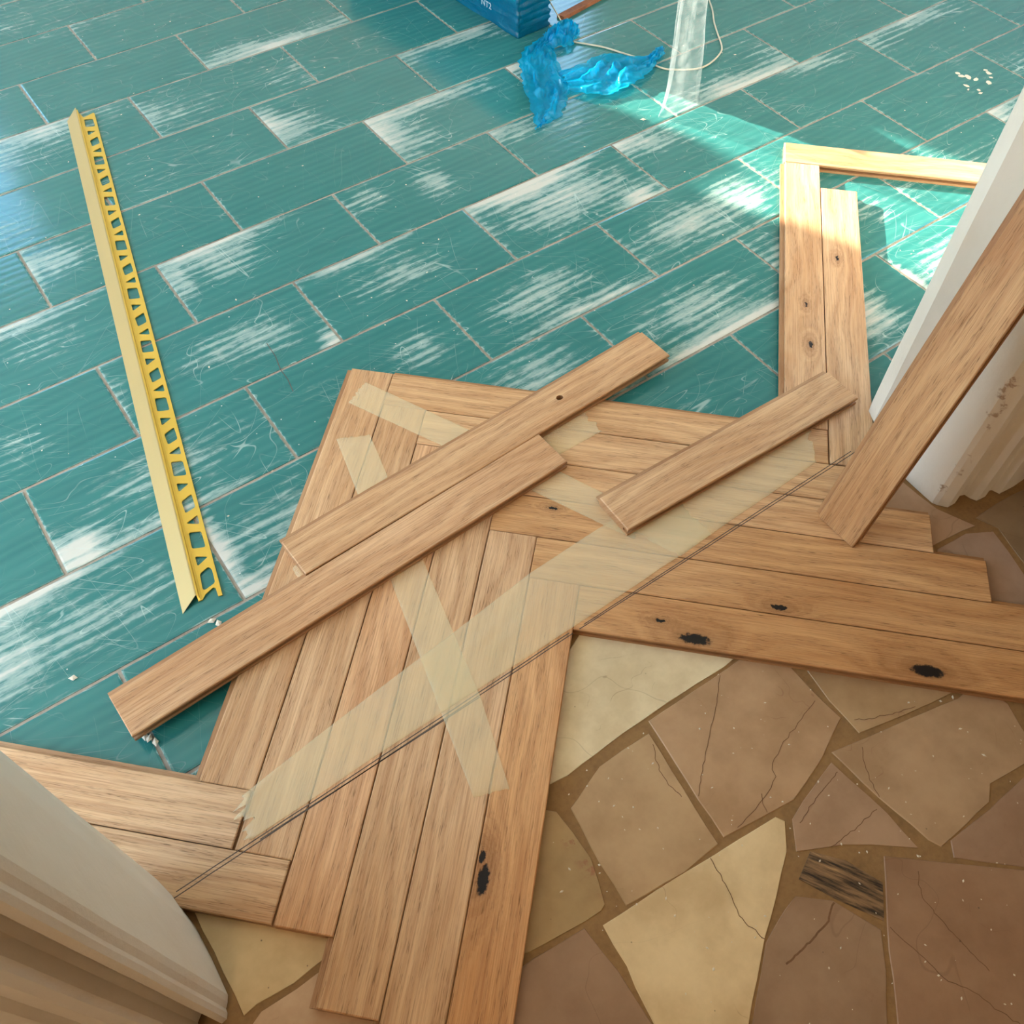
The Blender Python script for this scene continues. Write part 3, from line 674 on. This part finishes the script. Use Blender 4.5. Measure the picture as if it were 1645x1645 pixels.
# a dark crack running over two tiles
ribbon('crack', [(2.98, 6.62), (2.97, 6.82), (2.93, 7.0), (2.93, 7.14), (2.90, 7.30)], 0.007, 0.0008, PENCIL, floor)
# hairline cracks and veins in the hall stones
def hair(pts, n):
    d = resample(pts, n); return [(x + 0.012 * mnoise.noise(Vector((x * 22, y * 22, 1))), y + 0.012 * mnoise.noise(Vector((x * 22, y * 22, 7)))) for x, y in d]
for i, c in enumerate(CRACKS): ribbon('crack', hair(c, 26), 0.012 if i == 7 else 0.005, 0.0006, CRACKM, hall)

# ------------------------------------------------------------------ masking tape
def tape(label, upper, lower, z, seed, n=90, m=12, rag0=0.03, rag1=0.03, wr=0.0):
    U, Lo = resample(upper, n), resample(lower, n); v, f = [], []
    for i in range(n):
        for j in range(m):
            t = j / (m - 1); x = U[i][0] + (Lo[i][0] - U[i][0]) * t; y = U[i][1] + (Lo[i][1] - U[i][1]) * t
            if i == 0 or i == n - 1:
                k = min(1, n - 2) if i == 0 else n - 2
                xi = U[k][0] + (Lo[k][0] - U[k][0]) * t; yi = U[k][1] + (Lo[k][1] - U[k][1]) * t
                dx, dy = x - xi, y - yi; L = math.hypot(dx, dy); rg = (rag0 if i == 0 else rag1) * (0.5 + mnoise.noise(Vector((t * 9, seed, 1))) + 0.5 * mnoise.noise(Vector((t * 23, seed, 2))))
                x += dx / L * rg; y += dy / L * rg
            h = wr * max(0, mnoise.noise(Vector((x * 2.2 + seed, y * 9 + x * 2.0, seed)))) ** 2 * 4
            v.append(W(x, y, z + h))
    for i in range(n - 1):
        for j in range(m - 1): a = i * m + j; f.append((a, a + 1, a + m + 1, a + m))
    N = len(v); v += [q - Vector((0, 0, S * 0.0007)) for q in v]; f += [tuple(N + i for i in q[::-1]) for q in f]
    rim = [i * m for i in range(n)] + [(n - 1) * m + j for j in range(1, m)] + [i * m + m - 1 for i in range(n - 2, -1, -1)] + [j for j in range(m - 2, 0, -1)]
    f += [(rim[i], rim[(i + 1) % len(rim)], N + rim[(i + 1) % len(rim)], N + rim[i]) for i in range(len(rim))]
    me = pydata('masking_tape', v, f); smooth(me)
    return tag(link('masking_tape', me, TAPE), label, 'tape', 'masking tape strips on the parquet')
Z1 = T + 0.0016
tape('masking tape strip running from parquet corner under the loose planks', [(3.461, 7.665), (3.907, 8.654), (4.285, 9.491), (4.392, 9.753), (4.56, 10.129)], [(3.215, 7.788), (3.623, 8.663), (3.97, 9.488), (4.223, 10.063), (4.33, 10.30)], Z1, 1.1)
tape('masking tape strip crossing under the widest tape, its torn end wrinkled', [(3.176, 8.208), (2.864, 9.583), (2.602, 10.722), (2.399, 11.352)], [(2.921, 8.08), (2.60, 9.45), (2.300, 10.712), (2.17, 11.267)], Z1 + .0003, 2.2, wr=0.004)
tape('short masking tape strip peeking out beneath the plank with the hole', [(4.785, 9.03), (2.041, 9.00)], [(4.765, 9.297), (2.002, 9.262)], Z1 + .0005, 3.3, rag0=0.06)
tape('widest masking tape strip, wrinkled, along the pencil line', [(0.955, 10.385), (1.527, 10.31), (2.252, 10.23), (2.765, 10.177), (3.482, 10.092), (4.06, 10.071), (4.845, 10.06)], [(0.88, 10.68), (1.26, 10.675), (1.826, 10.661), (3.467, 10.652), (4.527, 10.633), (4.86, 10.62)], Z1 + .0008, 4.4, 200, 22, 0.09, 0.02, 0.006)
tape('yellowish second layer of masking tape under the short loose plank', [(4.36, 10.17), (4.763, 10.115), (5.571, 10.13), (6.28, 10.26)], [(4.545, 10.640), (5.054, 10.616), (5.573, 10.605), (6.05, 10.588)], Z1 + .0011, 5.5, rag1=0.05)

# ------------------------------------------------------------------ gold tile-edge trim
trim = empty('tile_trim', W(1.317, 8.797, 0)); tag(trim, 'gold metal tile-edge trim with perforated flange lying on the tiles', 'trim')
TH = math.radians(102.99 + 180)             # grid direction from the near end to the far end
trim.rotation_euler.z = -TH                 # local x runs from near end to far end
LT = 6.94
def TL(t, c, z): return Vector((S * t, -S * c, S * z))    # c positive towards the flange side
def holes():
    out = []; P = 0.771
    k = 0
    while True:
        o = k * P
        for poly in ([(.218, .055), (.262, .130), (.225, .151), (.097, .150), (.058, .060), (.074, .048)] if k == 0 else [(.190, .055), (.240, .146), (.093, .151), (.060, .064)],
                     [(.392, .052), (.353, .149), (.293, .054)], [(.636, .051), (.612, .146), (.448, .148), (.472, .045)], [(.782, .150), (.685, .148), (.730, .049)]):
            q = [(t + o, c) for t, c in poly]
            if max(t for t, c in q) > LT - .06: return out
            out.append(q)
        k += 1
cu = bpy.data.curves.new('flange', 'CURVE'); cu.dimensions = '2D'; cu.fill_mode = 'BOTH'; cu.extrude = S * 0.0045
def spline(pts, rd=0.0):
    if rd:                                # round the corners
        n = len(pts); q = []
        for i in range(n):
            p, a, b = Vector(pts[i]), Vector(pts[i - 1]), Vector(pts[(i + 1) % n])
            q += [tuple(p + (a - p).normalized() * rd), tuple(p + (b - p).normalized() * rd * .35 + (a - p).normalized() * rd * .35), tuple(p + (b - p).normalized() * rd)]
        pts = q
    sp = cu.splines.new('POLY'); sp.points.add(len(pts) - 1); sp.use_cyclic_u = True
    for pt, (t, c) in zip(sp.points, pts): pt.co = (S * t, -S * c, 0, 1)
spline([(-.018, .0), (-.018, .030), (.020, .058), (.060, .125), (.050, .142), (-.030, .146), (-.034, .178), (LT - .06, .178), (LT - .04, .168), (LT - .10, .05), (LT - .03, .03), (LT - .03, .0)])
for hpoly in holes(): spline(hpoly, 0.014)
tmp = bpy.data.objects.new('tmp', cu); C.objects.link(tmp); bpy.context.view_layer.update()
fm = bpy.data.meshes.new_from_object(tmp.evaluated_get(bpy.context.evaluated_depsgraph_get())); bpy.data.objects.remove(tmp)
fm.materials.clear()
fl = link('perforated_flange', fm, YELLOW, trim); fl.location.z = S * 0.012; fl['label'] = 'yellow perforated fixing flange'
def extr(name, prof, t0, t1, mat):    # prof: list of (c,z,cut0,cut1) closed; cut shifts the mitred ends
    n = len(prof); v = [TL(t0 + p[2], p[0], p[1]) for p in prof] + [TL(t1 + p[3], p[0], p[1]) for p in prof]
    f = [(i, (i + 1) % n, n + (i + 1) % n, n + i) for i in range(n)] + [tuple(range(n))[::-1], tuple(range(n, 2 * n))]
    me = pydata(name, v, f); bm = bmesh.new(); bm.from_mesh(me); bmesh.ops.recalc_face_normals(bm, faces=bm.faces); bm.to_mesh(me); bm.free()
    return link(name, me, mat, trim)
extr('face_strip', [(-.135, .002, -.075, -.08), (-.012, .050, .015, .075), (-.002, .050, .022, .08), (-.002, .042, .022, .08), (-.014, .042, .015, .075), (-.131, -.003 + .004, -.072, -.08)], 0, LT, GOLD)['label'] = 'smooth pale gold face strip'
extr('lip', [(-.002, .008, -.018, -.01), (-.002, .046, .022, .07), (.010, .046, .022, .07), (.016, .024, -.01, .02), (.030, .018, -.018, 0), (.030, .008, -.018, 0)], 0, LT - .03, YELLOW)

# ------------------------------------------------------------------ wrapped plank bundle, films, string, batten
bundle = empty('plank_bundle', W(8.11, 1.55, 0)); bundle.rotation_euler.z = math.radians(5.0); tag(bundle, 'bundle of planks wrapped in tight dark blue plastic film', 'bundle')
for i in range(14):
    o = link('board', plank_mesh(PL, 0.36, True, True), WOOD, bundle)
    o.location = W(8.285 + random.uniform(-.012, .012), 1.57 + random.uniform(-.03, .03), i * (T + 0.004) + 0.01) - W(8.29, 1.55, 0)
    o.rotation_euler.z = math.radians(90); tone(o, 0.75, .1)
def wrap():
    v, f = [], []; x0, x1, y0, y1, z1 = 8.035, 8.555, -0.45, 3.555, 1.27
    ring = []
    for i in range(10): ring.append((x0 + (x1 - x0) * i / 10, y1))
    for i in range(60): ring.append((x1, y1 - (y1 - y0) * i / 60))
    for i in range(10): ring.append((x1 - (x1 - x0) * i / 10, y0))
    for i in range(60): ring.append((x0, y0 + (y1 - y0) * i / 60))
    n = len(ring); nz = 44
    for k in range(nz + 1):
        z = z1 * k / nz
        for (x, y) in ring:
            q = Vector((x * 9, y * 3, z * 14)); j = 0.018 * mnoise.noise(q) + 0.011 * math.sin(z / (T + .004) * 2 * math.pi) * (1 if abs(y - y1) < .01 else .4)
            nx = (x - (x0 + x1) / 2) / .25; ny = 1 if abs(y - y1) < .01 else 0
            v.append(W(x + j * nx, y + j * ny, z + 0.004) - W(8.29, 1.55, 0))
    for k in range(nz):
        for i in range(n): j = (i + 1) % n; f.append((k * n + i, k * n + j, (k + 1) * n + j, (k + 1) * n + i))
    f.append(tuple(nz * n + i for i in range(n)))
    me = pydata('wrap_film', v, f); smooth(me); return me
wf = link('wrap_film', wrap(), BLUEW, bundle)
# a few white printed marks on the wrap (a short illegible stamp)
tx = bpy.data.curves.new('print', 'FONT'); tx.body = 'NT2'; tx.size = S * 0.11; tx.extrude = 0.0002
tmp = bpy.data.objects.new('tmp', tx); C.objects.link(tmp); bpy.context.view_layer.update()
pm = bpy.data.meshes.new_from_object(tmp.evaluated_get(bpy.context.evaluated_depsgraph_get())); bpy.data.objects.remove(tmp); pm.materials.clear()
po = link('printed_mark', pm, CHARD, wf); po['label'] = 'small white printed letters'
po.matrix_local = Matrix.Translation(W(8.000, 2.86, 0.19) - W(8.29, 1.55, 0)) @ Matrix(((0, 0, -1), (-1, 0, 0), (0, 1, 0))).to_4x4()

def sheet(name, label, parts, mat, seed):
    v, f = [], []
    for (ua, la, n, m, hmax, zoff) in parts:
        U, Lo = resample(ua, n), resample(la, n); b = len(v)
        for i in range(n):
            for j in range(m):
                t = j / (m - 1); s = i / (n - 1); x = U[i][0] + (Lo[i][0] - U[i][0]) * t; y = U[i][1] + (Lo[i][1] - U[i][1]) * t
                q = Vector((s * 3.2 + seed + len(parts) * 0 + b * 0.01, t * 3.4 + s * 1.5, 0)); rid = 0.0; am = 1.0; fr = 1.0
                for oc in range(2):
                    rid += am * (1 - abs(mnoise.noise(q * fr + Vector((oc * 7.1, 0, 0)))) * 2.2); am *= 0.55; fr *= 2.1
                rid = max(0.0, rid - 0.55) / 1.6
                z = hmax * (0.10 + rid * (0.35 + 0.75 * math.sin(math.pi * t))) * (0.45 + 0.55 * math.sin(math.pi * min(1, max(0, 0.08 + s * .84))))
                e = 0.03 * mnoise.noise(Vector((x * 14, y * 14, seed)))
                v.append(W(x + e, y + e, 0.006 + zoff + max(0, z)))
        for i in range(n - 1):
            for j in range(m - 1): a = b + i * m + j; f.append((a, a + 1, a + m + 1, a + m))
    me = pydata(name, v, f); smooth(me); return tag(link(name, me, mat), label, 'plastic film')
A_l = [(8.561, 3.656), (7.965, 3.827), (7.714, 4.005), (7.548, 4.315), (7.376, 4.607), (7.283, 4.861), (7.132, 5.142), (7.032, 5.328)]
A_r = [(8.547, 3.832), (8.258, 3.995), (8.118, 4.285), (7.945, 4.64), (7.871, 4.885), (7.671, 5.051), (7.46, 5.233), (7.21, 5.302)]
B_u = [(7.95, 4.50), (8.277, 4.567), (8.657, 4.519), (8.82, 4.685), (9.055, 4.882), (9.362, 4.76)]
B_l = [(7.80, 4.90), (7.938, 5.125), (8.104, 5.272), (8.434, 5.276), (8.792, 5.195), (9.293, 4.924)]
C_u = [(8.288, 3.72), (8.502, 3.65), (8.687, 3.60), (8.798, 3.62), (8.796, 3.781)]
C_l = [(8.194, 3.95), (8.236, 4.05), (8.323, 4.129), (8.463, 4.137), (8.691, 3.969)]
D_u = [(8.58, 2.2), (8.60, 2.9), (8.62, 3.55)]
D_l = [(8.90, 2.2), (8.84, 2.9), (8.74, 3.66)]
sheet('plastic_film', 'crumpled bright blue plastic film torn off the wrapped bundle', [(A_l, A_r, 110, 44, .15, 0), (B_u, B_l, 110, 44, .16, .024), (C_u, C_l, 50, 30, .22, .01)], BLUE, 3.0)

def cord(name, label, pts, rad, mat, cat):
    cu = bpy.data.curves.new(name, 'CURVE'); cu.dimensions = '3D'; cu.bevel_depth = rad; cu.bevel_resolution = 2
    sp = cu.splines.new('NURBS'); sp.points.add(len(pts) - 1); sp.use_endpoint_u = True; sp.order_u = 3
    for p, q in zip(sp.points, pts): p.co = (*W(*q), 1)
    tmp = bpy.data.objects.new('tmp', cu); C.objects.link(tmp); bpy.context.view_layer.update()
    me = bpy.data.meshes.new_from_object(tmp.evaluated_get(bpy.context.evaluated_depsgraph_get())); bpy.data.objects.remove(tmp); me.materials.clear()
    return tag(link(name, me, mat), label, cat)
ST = [(8.557, 4.04), (8.669, 4.19), (8.793, 4.348), (8.893, 4.595), (9.011, 4.852), (9.056, 5.141), (9.182, 5.263), (9.41, 5.404), (9.612, 5.407), (9.903, 5.294), (10.026, 5.183), (10.189, 4.913), (10.36, 4.656), (10.516, 4.474), (10.621, 4.31), (10.782, 4.059)]
cord('string', 'cream string curving across the tiles past the clear film', [(x, y, 0.013) for x, y in ST], S * 0.011, CORD, 'string')
cord('string', 'thin straight cream string beside the wrapped bundle', [(8.72, 3.58, .012), (8.70, 3.2, .25), (8.68, 2.6, .60), (8.66, 2.2, .80)], S * 0.008, CORD, 'string')
bt = link('wooden_batten', box_mesh('wooden_batten', [(-1.3, 1.3, -.035, .035, 0.003, .05), (-1.3, 1.1, -.085, -.045, 0.003, .035)]), BRICKW); bt.location = W(10.05, 3.26, 0); bt.rotation_euler.z = math.radians(10.6)
tag(bt, 'reddish brown wooden batten on the tiles behind the bundle', 'batten')

# clear film hanging from the ceiling down to the tiles
def hang():
    v, f = [], []; n, nz = 40, 120; hx, hy = 8.68, 5.95
    zs = [0.006 + (H - 0.006) * (k / nz) ** 1.6 for k in range(nz + 1)]
    for z in zs:
        flare = 1 + 0.45 * math.exp(-z / 0.22)
        for i in range(n):
            a = 1.72 * math.pi * i / (n - 1) + 0.25 * z * .3
            r = 0.150 * flare * (1 + 0.28 * math.sin(3 * a + z * .9) + 0.22 * mnoise.noise(Vector((math.cos(a) * 2, math.sin(a) * 2, z * 1.1))))
            dx = 0.10 * mnoise.noise(Vector((3, 1, z * .35))) * min(1, z); dy = 0.05 * mnoise.noise(Vector((9, 4, z * .3))) * min(1, z)
            v.append(W(hx + dx + 1.25 * r * math.cos(a), hy + dy - 0.08 + 0.55 * r * math.sin(a), z))
    for k in range(nz):
        for i in range(n - 1): a = k * n + i; f.append((a, a + 1, a + n + 1, a + n))
    me = pydata('clear_film', v, f); smooth(me); return me
tag(link('clear_film', hang(), CLEAR), 'gathered clear plastic film hanging down to the tiles', 'plastic film')

# ------------------------------------------------------------------ crumbs and paint chips
def crumbs(name, label, pts, mat, cat='debris'):
    v, f = [], []
    for (x, y, z, r, e) in pts:
        b = len(v); a = random.uniform(0, 6.28)
        for (dx, dy, dz) in ((1, 0, .5), (0, 1, .5), (-1, 0, .5), (0, -1, .5), (0, 0, 1.1), (0, 0, 0)):
            px, py = dx * r * e, dy * r
            v.append(W(x + px * math.cos(a) - py * math.sin(a) + random.uniform(-.2, .2) * r, y + px * math.sin(a) + py * math.cos(a), z + dz * r * .8))
        f += [tuple(b + i for i in q) for q in ((0, 1, 4), (1, 2, 4), (2, 3, 4), (3, 0, 4), (1, 0, 5), (2, 1, 5), (3, 2, 5), (0, 3, 5))]
    return tag(link(name, pydata(name, v, f), mat), label, cat, kind='stuff')
rc = random.Random(11); P1 = []
while len(P1) < 200:
    x, y = rc.uniform(2.3, 6.2), rc.uniform(11.5, 14.2)
    if x - y * 0.0 < 2.3 or (x + y) * R2 < 9.99 + .05 or (y - x) * R2 < 5.12: continue
    P1.append((x, y, -0.001, rc.uniform(.002, .0075) * (1.4 if rc.random() < .15 else 1), rc.uniform(1, 2.2)))
crumbs('crumbs', 'tiny pale crumbs scattered over the stone floor', P1, CRUMB)
P2 = []
while len(P2) < 240:
    x, y = rc.uniform(0.4, 13), rc.uniform(-1, 10)
    a, b = (x + y) * R2, (y - x) * R2
    if 7.6 < a < 12.4 and 2.7 < b < 6.7 or 11.4 < a and -1.5 < b < 3 and a < 12.4 or b > 6.5 or (x < 6 and 8.6 < y): continue
    P2.append((x, y, 0.0, rc.uniform(.003, .010), rc.uniform(1, 2)))
for (x, y) in ((1.324, 9.023), (1.357, 9.072), (0.311, 8.879), (0.562, 9.594), (0.602, 9.671), (0.58, 9.62), (8.182, 5.842)): P2.append((x, y, 0.0, .024, 1.5))
crumbs('crumbs', 'tiny white specks scattered over the turquoise tiles', P2, CRUMB)
for (x, y) in ((11.983, 7.273), (12.022, 7.402), (12.323, 7.424), (12.242, 7.571), (12.127, 7.625), (11.848, 7.514), (11.895, 7.662), (11.859, 7.718), (11.975, 7.345), (12.300, 7.490), (11.800, 7.585), (12.060, 7.490)):
    r = rc.uniform(.012, .034)
    v = [W(0 + r * 1.7 * math.cos(t) * rc.uniform(.6, 1.1), r * math.sin(t) * rc.uniform(.6, 1.1), z) for z in (0.0, .006) for t in [i * math.pi / 4 for i in range(8)]]
    f = [(i, (i + 1) % 8, 8 + (i + 1) % 8, 8 + i) for i in range(8)] + [tuple(range(8, 16))]
    o = link('paint_chip', pydata('paint_chip', v, f), CRUMB); o.location = W(x, y, 0.0005); o.rotation_euler.z = rc.uniform(0, 3)
    tag(o, 'small white paint chip in the cluster on a turquoise tile', 'paint chip', 'white paint chips')
